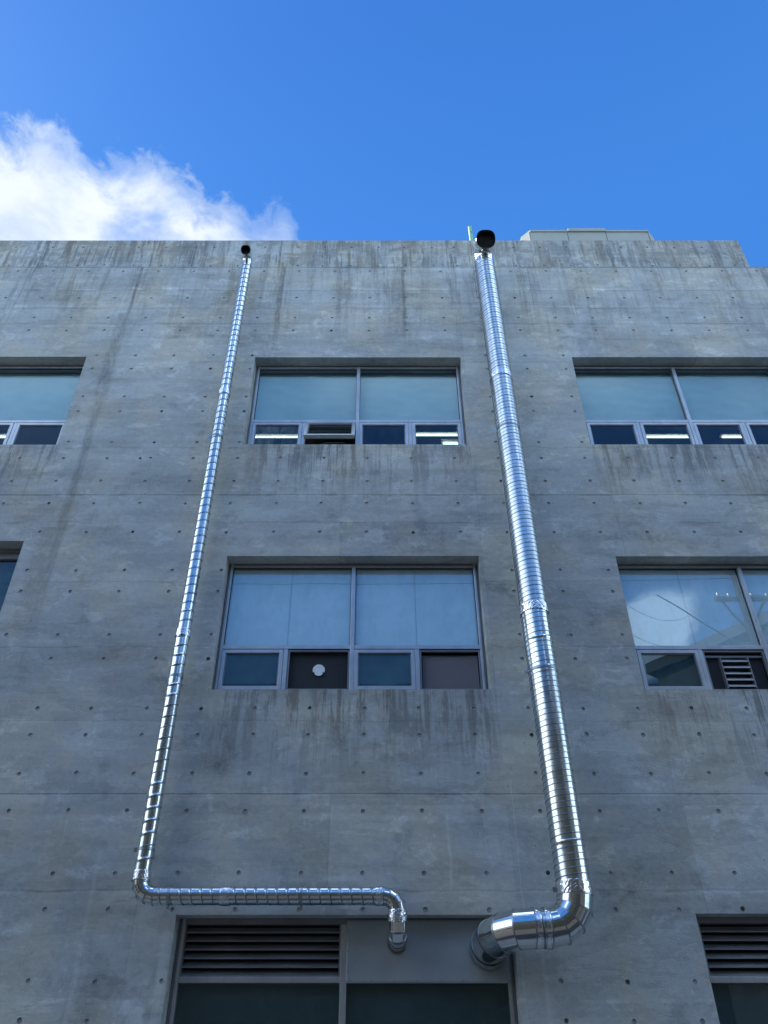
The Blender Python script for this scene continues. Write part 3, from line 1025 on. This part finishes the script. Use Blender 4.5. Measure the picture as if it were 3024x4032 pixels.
def straight(p0, p1, rad, pitch, ridge, ribs, name, par, mat, wob=0.0, phase=0.0, taper=0):
    """spiral-seamed duct: the mesh rows follow the helix so that the lock seam is real relief"""
    p0, p1 = Vector(p0), Vector(p1)
    ax = (p1 - p0)
    L = ax.length
    ax.normalize()
    e1 = ax.cross(Vector((0.03, 1, 0.02))).normalized() if abs(ax.y) < .9 else ax.cross(Vector((0, 0, 1))).normalized()
    e2 = ax.cross(e1)
    NS = 56
    prof = [(0.0, 0), (.003, .9), (.0105, 1.0), (.0135, .0)]
    for rb in ribs:
        prof += [(rb * pitch, 0), (rb * pitch + .003, .55), (rb * pitch + .006, .55), (rb * pitch + .009, 0)]
    for f in (.3, .45, .7, .86):
        if all(abs(f - rb) > .06 for rb in ribs):
            prof.append((f * pitch, 0))
    prof.sort()
    turns = int(L / pitch) + 3
    rows = []
    for tn in range(-2, turns):
        dr = (random.random() - .5) * wob
        for off, h in prof:
            rows.append((tn * pitch + off, h, dr if h == 0 else 0))
    mb = MB()
    G = []
    for (s0, h, dr) in rows:
        r_ = []
        for k in range(NS + 1):
            ph = 2 * math.pi * k / NS
            s = s0 + pitch * k / NS
            sc = min(max(s, 0), L)
            hh = h if 0.001 < s < L - .001 else 0
            rr = rad + ridge * hh + dr
            r_.append(p0 + ax * sc + (e1 * math.cos(ph + phase) + e2 * math.sin(ph + phase)) * rr)
        G.append(r_)
    keep = [i for i, (s0, h, dr) in enumerate(rows) if s0 + pitch > 0 and s0 < L]
    lo, hi = max(keep[0] - 1, 0), min(keep[-1] + 2, len(G))
    for i in range(lo, hi - 1):
        mb.grid([G[i], G[i + 1]], False, 1 if (rows[i][1] > 0 or rows[i + 1][1] > 0) else 0)
    o = mb.build(name, [mat, M['seam_line']], par, fix=False)
    bm = bmesh.new()
    bm.from_mesh(o.data)
    bmesh.ops.remove_doubles(bm, verts=bm.verts, dist=1e-5)
    bmesh.ops.dissolve_degenerate(bm, edges=bm.edges, dist=1e-5)
    bmesh.ops.recalc_face_normals(bm, faces=bm.faces)
    bm.to_mesh(o.data)
    bm.free()
    for pl in o.data.polygons:
        pl.use_smooth = True
    es = o.modifiers.new('crisp', 'EDGE_SPLIT')
    es.split_angle = R(35)
    return o


def gored(center, start, axis, a0, a1, rad, ng, name, par, mat, lip=.004):
    """segmented elbow: centre of the bend, start vector from it, bend axis, angles; each gore a straight cylinder"""
    center, start, axis = Vector(center), Vector(start), Vector(axis).normalized()
    Rb = start.length
    NS = 48
    mb = MB()
    cuts = [a0 + (a1 - a0) * i / ng for i in range(ng + 1)]

    def ring(ang, r_):
        q_ = Matrix.Rotation(ang, 3, axis)
        c = center + q_ @ start
        u1 = (q_ @ start).normalized()
        return [c + (u1 * math.cos(2 * math.pi * k / NS) / 1.0 + axis * math.sin(2 * math.pi * k / NS)) * r_ for k in range(NS)]
    # mitred rings stand at the cut planes; between them the gore is straight
    for i in range(ng):
        mb.grid([ring(cuts[i], rad), ring(cuts[i + 1], rad)], True)
    for i in range(ng + 1):
        dA = lip * 1.2 / Rb
        mb.grid([ring(cuts[i] - dA, rad), ring(cuts[i] - dA, rad + lip), ring(cuts[i] + dA, rad + lip * .9), ring(cuts[i] + dA, rad)], True, 1, False)
    return mb.build(name, [mat, M['seam']], par)


def sleeve(p0, p1, rad, name, par, mat, n=40, crinkle=0.0, nl=2, seed=0, caps=False, label=None):
    p0, p1 = Vector(p0), Vector(p1)
    ax = (p1 - p0)
    L = ax.length
    ax.normalize()
    e1 = ax.cross(Vector((0.03, 1, 0.02))).normalized() if abs(ax.y) < .9 else ax.cross(Vector((0, 0, 1))).normalized()
    e2 = ax.cross(e1)
    if crinkle:
        n, nl = 150, max(10, int(L / .004))
    rows = []
    for j in range(nl + 1):
        row = []
        for k in range(n):
            ph = 2 * math.pi * k / n
            r_ = rad
            s_ = L * j / nl
            if crinkle:
                v_ = Vector((math.cos(ph) * 3.5 * rad / .15, math.sin(ph) * 3.5 * rad / .15, s_ * 34 + seed + 2.5 * math.sin(3 * ph)))
                c_ = noise.ridged_multi_fractal(v_, 0.7, 2.3, 4, 1.0, 2.0)
                env = min(1, min(j, nl - j) / 2.0)
                r_ += crinkle * .55 * (c_ - .8) * env
                s_ += .004 * noise.noise((ph * 3, seed, 1.0)) * (1 if j in (0, nl) else 0)
            row.append(p0 + ax * s_ + (e1 * math.cos(ph) + e2 * math.sin(ph)) * r_)
        rows.append(row)
    mb = MB()
    mb.grid(rows, True, 0, not crinkle or True)
    if not crinkle:
        inner0 = [p + (p0 - p).normalized() * .004 for p in rows[0]]
        inner1 = [p + (p1 - p).normalized() * .004 for p in rows[-1]]
        mb.grid([inner0, rows[0]], True, 0, False)
        mb.grid([rows[-1], inner1], True, 0, False)
    return mb.build(name, mat, par, label=label)


def band(par, c, rad, side, standoff):
    """pipe clamp: strap, bolted ear and a leg back to the wall"""
    x, y, z = c
    sleeve((x, y, z - .014), (x, y, z + .014), rad + .005, 'clamp', par, M['seam_line'])
    mb = MB()
    ex = x + side * (rad + .004)
    mb.box(min(ex, ex + side * .036), max(ex, ex + side * .046), y - .005, y, z - .020, z + .022)
    mb.tube([(ex + side * .020, y - .014, z), (ex + side * .020, y + .012, z)], .007, 8)
    mb.build('ear', M['galv'], par)
    mb = MB()
    mb.box(x - .014, x + .014, y + rad + .004, -.0065, z - .004, z + .004)
    mb.build('bracket', M['galv'], par)
    mb = MB()
    mb.box(x - .03, x + .03, -.006, -.0005, z - .03, z + .03)
    mb.build('wall_plate', M['galv'], par)


def hood(par, x, y, z, rad, Rb, beta, collar):
    """rain hood: rising elbow turned out over the street, open end facing down"""
    gored((x, y - Rb, z), (0, Rb, 0), (1, 0, 0), 0, R(beta), rad, 3, 'hood_elbow', par, M['galv_elbow'], .004)
    q_ = Matrix.Rotation(R(beta), 3, 'X')
    e = Vector((x, y - Rb, z)) + q_ @ Vector((0, Rb, 0))
    dr = (q_ @ Vector((0, 0, 1))).normalized()
    NS = 48
    e2 = dr.cross(Vector((1, 0, 0))).normalized()

    def ring(s_, r_, sq=0.0):
        out = []
        for k in range(NS):
            a = 2 * math.pi * k / NS
            c_, s2 = math.cos(a), math.sin(a)
            pw = 1 - sq
            cc_ = math.copysign(abs(c_) ** pw, c_)
            ss_ = math.copysign(abs(s2) ** pw, s2)
            out.append(e + dr * s_ + Vector((1, 0, 0)) * cc_ * r_ + e2 * ss_ * r_)
        return out
    mb = MB()
    mb.grid([ring(-.004, rad), ring(-.004, rad + .006), ring(.012, rad + .006), ring(.02, rad), ring(collar, rad * .96, .26), ring(collar, rad * .96 + .004, .26), ring(collar + .012, rad * .96 + .004, .26)], True)
    mb.build('hood_collar', M['galv_elbow'], par)
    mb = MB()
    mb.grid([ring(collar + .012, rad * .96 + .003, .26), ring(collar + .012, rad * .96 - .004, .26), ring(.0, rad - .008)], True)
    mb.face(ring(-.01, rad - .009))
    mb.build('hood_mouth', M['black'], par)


# ---- slim duct on the left
rS, PX = .078, .119
eS = .20
xs, zs_run, zs_top = -2.235, 3.216, 12.93
D1 = empty('spiral_duct', (xs, -eS, zs_run), label='slim silver spiral duct left of the centre windows, bending to run above the louvre', cat='duct')
Rb = .150
cuts_ = [3.216 + Rb, 5.957 - .0, 9.857, zs_top]
xtop = -2.222


def sx(z):
    return -2.245 + (xtop + 2.245) * (z - 3.3) / 9.6


straight((sx(cuts_[0]), -eS, cuts_[0]), (sx(cuts_[1]), -eS, cuts_[1]), rS, PX, .0020, [], 'duct_section', D1, M['galv'], .0006)
straight((sx(cuts_[1]), -eS, cuts_[1] + .004), (sx(cuts_[2]), -eS, cuts_[2]), rS, PX, .0042, [.13], 'duct_section', D1, M['galv'], .0006, 1.0)
straight((sx(cuts_[2]), -eS, cuts_[2] + .004), (sx(cuts_[3]), -eS, cuts_[3]), rS, PX, .0042, [.13], 'duct_section', D1, M['galv'], .0006, 2.0)
for zc, hh, cr in ((5.957, .045, .0035), (9.857, .045, .0035), (3.216 + Rb + .02, .045, .006)):
    sleeve((sx(zc), -eS, zc - hh), (sx(zc), -eS, zc + hh), rS + .006, 'foil_tape', D1, M['foil'], crinkle=cr, seed=zc)
band(D1, (sx(5.42), -eS, 5.42), rS, -1, .1)
band(D1, (sx(3.62), -eS, 3.62), rS, -1, .1)
band(D1, (sx(9.0), -eS, 9.0), rS, -1, .1)
x0e = sx(cuts_[0])
gored((x0e + Rb, -eS, zs_run + Rb), (-Rb, 0, 0), (0, -1, 0), 0, R(90), rS + .002, 4, 'elbow', D1, M['galv_elbow'], .005)
xe2 = .168
Rc = .125
xa, xb = x0e + Rb, xe2 - Rc
sleeve((xa - .003, -eS, zs_run), (xa + .045, -eS, zs_run), rS + .004, 'coupling', D1, M['galv_elbow'])
straight((xa + .03, -eS, zs_run), (-1.44, -eS, zs_run), rS, PX * .82, .0017, [], 'duct_section', D1, M['galv'], .0004)
straight((-1.435, -eS, zs_run), (xb, -eS, zs_run), rS, PX * .82, .0017, [], 'duct_section', D1, M['galv'], .0004, 1.7)
sleeve((-1.475, -eS, zs_run), (-1.385, -eS, zs_run), rS + .005, 'foil_tape', D1, M['foil'], crinkle=.0035, seed=2)
sleeve((xb - .075, -eS, zs_run), (xb - .005, -eS, zs_run), rS + .005, 'foil_tape', D1, M['foil'], crinkle=.005, seed=5)
for xc in (-.72, -1.95):
    sleeve((xc - .012, -eS, zs_run), (xc + .012, -eS, zs_run), rS + .005, 'clamp', D1, M['seam'])
    mb = MB()
    mb.box(xc - .012, xc + .012, -eS - .004, -eS, zs_run - rS - .036, zs_run - rS - .004)
    mb.tube([(xc, -eS - .014, zs_run - rS - .02), (xc, -eS + .012, zs_run - rS - .02)], .007, 8)
    mb.build('ear', M['galv'], D1)
    mb = MB()
    mb.box(xc - .01, xc + .01, -eS + rS + .004, -.001, zs_run - .004, zs_run + .004)
    mb.build('bracket', M['galv'], D1)
gored((xb, -eS, zs_run - Rc), (0, 0, Rc), (0, 1, 0), 0, R(90), rS + .002, 4, 'elbow', D1, M['galv_elbow'], .004)
zt_ = zs_run - Rc
zl_ = 2.995
sleeve((xe2, -eS, zt_ + .004), (xe2, -eS, zl_ - .004), rS + .007, 'foil_tape', D1, M['foil'], crinkle=.008, seed=9)
Rd = .118
gored((xe2, -eS + Rd, zl_), (0, -Rd, 0), (1, 0, 0), 0, R(90), rS + .002, 3, 'elbow', D1, M['galv_elbow'], .004)
sleeve((xe2, -eS + Rd, zl_ - Rd), (xe2, YF - .02, zl_ - Rd), rS, 'coupling', D1, M['galv_elbow'])
sleeve((xe2, YF - .040, zl_ - Rd), (xe2, YF - .024, zl_ - Rd), rS + .012, 'flange', D1, M['seam'])
sleeve((sx(zs_top), -eS, zs_top - .03), (sx(zs_top), -eS, zs_top + .045), rS + .004, 'coupling', D1, M['galv_elbow'])
hood(D1, sx(zs_top), -eS, zs_top + .045, rS, .11, 122, .05)

# ---- wide duct on the right
rL = .156
eL = .34
D2 = empty('spiral_duct', (1.785, -eL, 2.88), label='wide silver spiral duct right of the centre windows, bending into the grey steel panel', cat='duct')


def lx(z):
    return 1.79 + (1.737 - 1.79) * (z - 3.3) / 9.6


zL = 2.925
RbL = .265
c0, c1, c2, c3 = zL + RbL, 6.18, 10.02, 12.74
straight((lx(c0), -eL, c0), (lx(c1), -eL, c1), rL, PX, .0040, [.5], 'duct_section', D2, M['galv'], .0006)
straight((lx(c1), -eL, c1 + .004), (lx(c2), -eL, c2), rL, PX, .0050, [.5], 'duct_section', D2, M['galv_dull'], .0006, 1.0)
straight((lx(c2), -eL, c2 + .004), (lx(c3), -eL, c3), rL, PX, .0050, [.5], 'duct_section', D2, M['galv_dull'], .0006, 2.0)
for zc, hh, cr in ((c1, .055, .0075), (c2, .05, .004), (c0 + .05, .065, .006)):
    sleeve((lx(zc), -eL, zc - hh), (lx(zc), -eL, zc + hh), rL + .007, 'foil_tape', D2, M['foil'], crinkle=cr, seed=zc)
band(D2, (lx(5.42), -eL, 5.42), rL, -1, .1)
band(D2, (lx(3.24), -eL, 3.24), rL, -1, .1)
band(D2, (lx(9.0), -eL, 9.0), rL, -1, .1)
xl0 = lx(c0)
gored((xl0 - RbL, -eL, c0), (RbL, 0, 0), (0, 1, 0), 0, R(90), rL + .008, 4, 'elbow', D2, M['galv_elbow'], .0045)
xfl = 1.02
Re = .36
xa, xb = xl0 - RbL, xfl + Re
straight((xa, -eL, zL), (xb, -eL, zL), rL + .006, .060, .0035, [], 'duct_section', D2, M['galv'], .0004)
for xc in (xa - .03, xb + .03):
    sleeve((xc - .024, -eL, zL), (xc + .024, -eL, zL), rL + .011, 'foil_tape', D2, M['foil'], crinkle=.006, seed=xc)
tl = R(12)                                    # the bend into the panel drops slightly
ed = Vector((0, math.cos(tl), -math.sin(tl)))
cen = Vector((xb, -eL, zL)) + ed * Re
gored(cen, -ed * Re, (0, -math.sin(tl), -math.cos(tl)), 0, R(90), rL + .010, 4, 'elbow', D2, M['galv_elbow'], .004)
pe = cen + Vector((-Re, 0, 0))


def along(yy):
    return pe + ed * ((yy - pe.y) / ed.y)


sleeve(pe, along(YF - .02), rL + .006, 'coupling', D2, M['galv_elbow'])
sleeve(along(YF - .065), along(YF - .028), rL + .024, 'flange', D2, M['seam'])
sleeve(along(YF - .115), along(YF - .065), rL + .014, 'foil_tape', D2, M['foil'], crinkle=.004, seed=4)
sleeve((lx(c3), -eL, c3 - .02), (lx(c3), -eL, c3 + .07), rL + .005, 'coupling', D2, M['galv_elbow'])
hood(D2, lx(c3), -eL, c3 + .07, rL, .19, 122, .06)

# ================================================================== things on the roof
mb = MB()
gp = empty('roof_pipe', (1.726, .45, 13.5), label='thin pale green pipe rising behind the parapet beside the wide duct hood', cat='pipe')
mb.tube([(1.726, .45, 12.9), (1.726, .45, 15.02)], .034, 16)
mb.build('pipe', M['green'], gp)
mb = MB()
mb.tube([(1.726, .45, 15.02), (1.726, .45, 15.035)], .038, 16)
mb.build('pipe_cap', M['green'], gp)
mb = MB()
mb.tube([(1.732, .414, 14.80), (1.732, .417, 14.86)], .006, 6)
mb.build('drain_slot', M['slot'], gp)

ru = empty('roof_unit', (4.2, 1.4, 12.9), label='long beige panelled rooftop unit with chamfered corners showing above the parapet', cat='roof unit')
YU = 1.0
zt = 15.76


def oct_(x0, x1, y0, y1, ch):
    return [(x0 + ch, y0), (x1 - ch, y0), (x1, y0 + ch), (x1, y1 - ch), (x1 - ch, y1), (x0 + ch, y1), (x0, y1 - ch), (x0, y0 + ch)]


def prism(mb, P, z0, z1, mi=0):
    mb.face([(p[0], p[1], z0) for p in P], mi)
    mb.face([(p[0], p[1], z1) for p in P], mi)
    for i in range(len(P)):
        a, b_ = P[i], P[(i + 1) % len(P)]
        mb.face([(a[0], a[1], z0), (b_[0], b_[1], z0), (b_[0], b_[1], z1), (a[0], a[1], z1)], mi)


UX0, UX1 = 2.86, 5.58
mb = MB()
prism(mb, oct_(UX0, UX1, YU, YU + 1.6, .16), 12.95, zt - .05)
mb.build('casing', M['beige'], ru, bevel=.006)
mb = MB()
prism(mb, oct_(UX0 + .02, UX1 - .02, YU - .02, YU + 1.62, .16), zt - .048, zt)
mb.build('top_edge', M['beige'], ru)
mb = MB()
prism(mb, oct_(3.80, 4.56, YU - .03, YU + .5, .01), zt - .045, zt + .045)
mb.build('raised_cap', M['beige'], ru)
for xg in (3.02, 3.78, 4.55, 5.40):
    mb = MB()
    mb.box(xg - .004, xg + .004, YU - .003, YU + .002, 12.95, zt - .05)
    mb.build('panel_joint', M['slot'], ru)

# ================================================================== lamps inside the top floor
LG = 'fluorescent battens on the upper-floor ceiling'


def batten(x0, x1, y, label, z=11.10):
    e = empty('ceiling_light', ((x0 + x1) / 2, y, z), label=label, cat='ceiling light', group=LG)
    mb = MB()
    mb.box(x0 - .03, x1 + .03, y - .05, y + .05, z - .03, z + .01)
    mb.build('housing', M['white'], e)
    mb = MB()
    mb.tube([(x0, y, z - .055), (x1, y, z - .055)], .015, 10)
    mb.build('tube', M['tube'], e)


batten(0.62, 1.50, 1.95, 'lit tube seen through the rightmost small pane of the upper centre window, nearer the glass')
batten(1.13, 2.20, 2.17, 'short bright tube end low in the rightmost small pane of the upper centre window')
batten(-2.3, -1.30, 2.0, 'lit tube blurred by the fogged leftmost small pane of the upper centre window')
batten(4.66, 5.45, 2.0, 'long bright tube seen in the second small pane of the upper right window')
batten(6.02, 6.40, 2.0, 'tube glimpsed in the third small pane of the upper right window')
batten(-7.7, -6.50, 2.0, 'greenish lit tube at the far left edge behind the upper left window')

# ================================================================== the street behind the camera (seen in the metal and the glass)
mb = MB()
mb.box(-150, 150, -150, 80, -.3, 0)
tag(mb.build('ground', M['asphalt']), kind='structure')
mb = MB()
mb.box(-60, 60, -1.6, -.002, .001, .12)
tag(mb.build('pavement', M['pole']), kind='structure')


def block(name, label, x0, x1, y0, y1, h, mat, storeys, bays, rot=0, roof=None):
    c = Vector(((x0 + x1) / 2, (y0 + y1) / 2, 0))
    e = empty(name, c, label=label, cat='building')
    T = Matrix.Translation(c) @ Matrix.Rotation(R(rot), 4, 'Z') @ Matrix.Translation(-c)
    mb = MB()
    mb.box(x0, x1, y0, y1, 0, h, 0, T)
    mb.build('wall', mat, e)
    mb = MB()
    mb.box(x0 - .2, x1 + .2, y0 - .2, y1 + .2, h + .002, h + .35, 0, T)
    mb.build('roof', M['slate'], e)
    for s_ in range(storeys):
        for b_ in range(bays):
            xx = x0 + (x1 - x0) * (b_ + .5) / bays
            zz = 1.0 + s_ * (h - .6) / storeys
            mb = MB()
            mb.box(xx - .6, xx + .6, y1 + .002, y1 + .06, zz, zz + 1.4, 0, T)
            mb.box(xx - .68, xx - .602, y1 + .002, y1 + .09, zz - .08, zz + 1.48, 1, T)
            mb.box(xx + .602, xx + .68, y1 + .002, y1 + .09, zz - .08, zz + 1.48, 1, T)
            mb.build('window', [M['black'], M['alu_side']], e)
    return e


block('tile_building', 'long dark green tiled building across the street opposite the centre windows', -17, 9.25, -26, -15, 12.2, M['brown'], 3, 9)
block('rendered_house', 'cream rendered house across the street beyond the dark tiled building', -32, -18, -26, -15, 8.5, M['cream'], 2, 4)
block('slate_house', 'slate grey house across the street, its roof edge mirrored in the right window', 11.1, 20.1, -19.1, -9.1, 12.85, M['slate'], 3, 4, 53)
block('side_house', 'cream rendered house on the near left along the street', -34, -20, -6, 6, 7.5, M['cream'], 2, 3)


def tree(x, y, h, r_, label):
    e = empty('street_tree', (x, y, 0), label=label, cat='tree', group='trees across the street')
    mb = MB()
    mb.tube([(x, y, 0), (x + .1, y, h * .3), (x - .05, y + .1, h * .6)], [.16, .12, .06], 8)
    for k in range(5):
        a = k * 1.3
        mb.tube([(x, y, h * (.32 + .05 * k)), (x + math.cos(a) * r_ * .6, y + math.sin(a) * r_ * .6, h * (.55 + .06 * k))], [.06, .02], 6)
    mb.build('trunk', M['bark'], e)
    mb = MB()
    for k in range(2600):
        v_ = Vector((random.gauss(0, 1), random.gauss(0, 1), random.gauss(0, 1))).normalized() * random.random() ** .4
        if noise.noise(v_ * 2.2 + Vector((x, y, 0))) < -.12:
            continue
        c = Vector((x, y, h * .66)) + Vector((v_.x * r_, v_.y * r_, v_.z * h * .36))
        a = Vector((random.gauss(0, 1), random.gauss(0, 1), random.gauss(0, 1))).normalized() * .11
        b_ = a.cross(Vector((random.gauss(0, 1), random.gauss(0, 1), random.gauss(0, 1)))).normalized() * .07
        mb.face([c - a, c + b_, c + a, c - b_])
    mb.build('crown', M['leaf'], e, fix=False)


tree(-13.5, -13.2, 6.5, 2.0, 'round leafy tree across the street to the left')
tree(-17.2, -13.4, 5.4, 1.6, 'smaller leafy tree across the street next to the round one')

# utility pole and its lines
up = empty('utility_pole', (9.5, -9.2, 0), label='tall concrete utility pole behind the viewer, mirrored in the right window', cat='utility pole')
mb = MB()
mb.tube([(9.5, -9.2, 0), (9.5, -9.2, 13.2)], [.15, .08], 14)
mb.build('post', M['slate'], up)
mb = MB()
mb.box(8.8, 10.3, -9.26, -9.14, 12.3, 12.4)
mb.tube([(9.5, -9.3, 11.4), (9.0, -9.25, 12.3)], .035, 6)
mb.tube([(9.5, -9.3, 11.4), (10.1, -9.25, 12.3)], .035, 6)
mb.build('crossarm', M['slate'], up)
mb = MB()
mb.tube([(9.85, -9.2, 10.6), (9.85, -9.2, 11.3)], .17, 16)
mb.build('transformer', M['slate'], up)
for i, xi in enumerate((8.9, 9.2, 9.8, 10.2)):
    mb = MB()
    mb.tube([(xi, -9.2, 12.4), (xi, -9.2, 12.48), (xi, -9.2, 12.56)], [.03, .06, .02], 10)
    mb.build('insulator', M['seam'], up)


def cable(pts, r_, label, name='overhead_cable'):
    mb = MB()
    mb.tube(pts, r_, 6)
    o = mb.build(name, M['cable'])
    tag(o, label, 'cable', 'overhead cables behind the viewer')


def sag(a, b_, s_, n_=20):
    a, b_ = Vector(a), Vector(b_)
    return [a.lerp(b_, i / n_) + Vector((0, 0, -s_ * 4 * (i / n_) * (1 - i / n_))) for i in range(n_ + 1)]


cable(sag((-30, -9.2, 13.6), (9.5, -9.2, 13.0), .45), .010, 'long cable running left from the pole at the highest level')
cable(sag((9.5, -9.2, 12.5), (30, -9.2, 12.9), .5), .010, 'cable running right from the pole')
cable(sag((5.3, -9.4, 12.6), (9.5, -9.3, 12.0), 1.3), .006, 'loose cable loop hanging beside the pole')
cable(sag((6.2, -9.4, 12.7), (8.6, -9.3, 12.3), .7), .006, 'smaller cable loop hanging beside the pole')
cable(sag((7.4, -9.4, 12.6), (16, -12.5, 9.6), .4), .018, 'slack service cable dropping to the slate house')
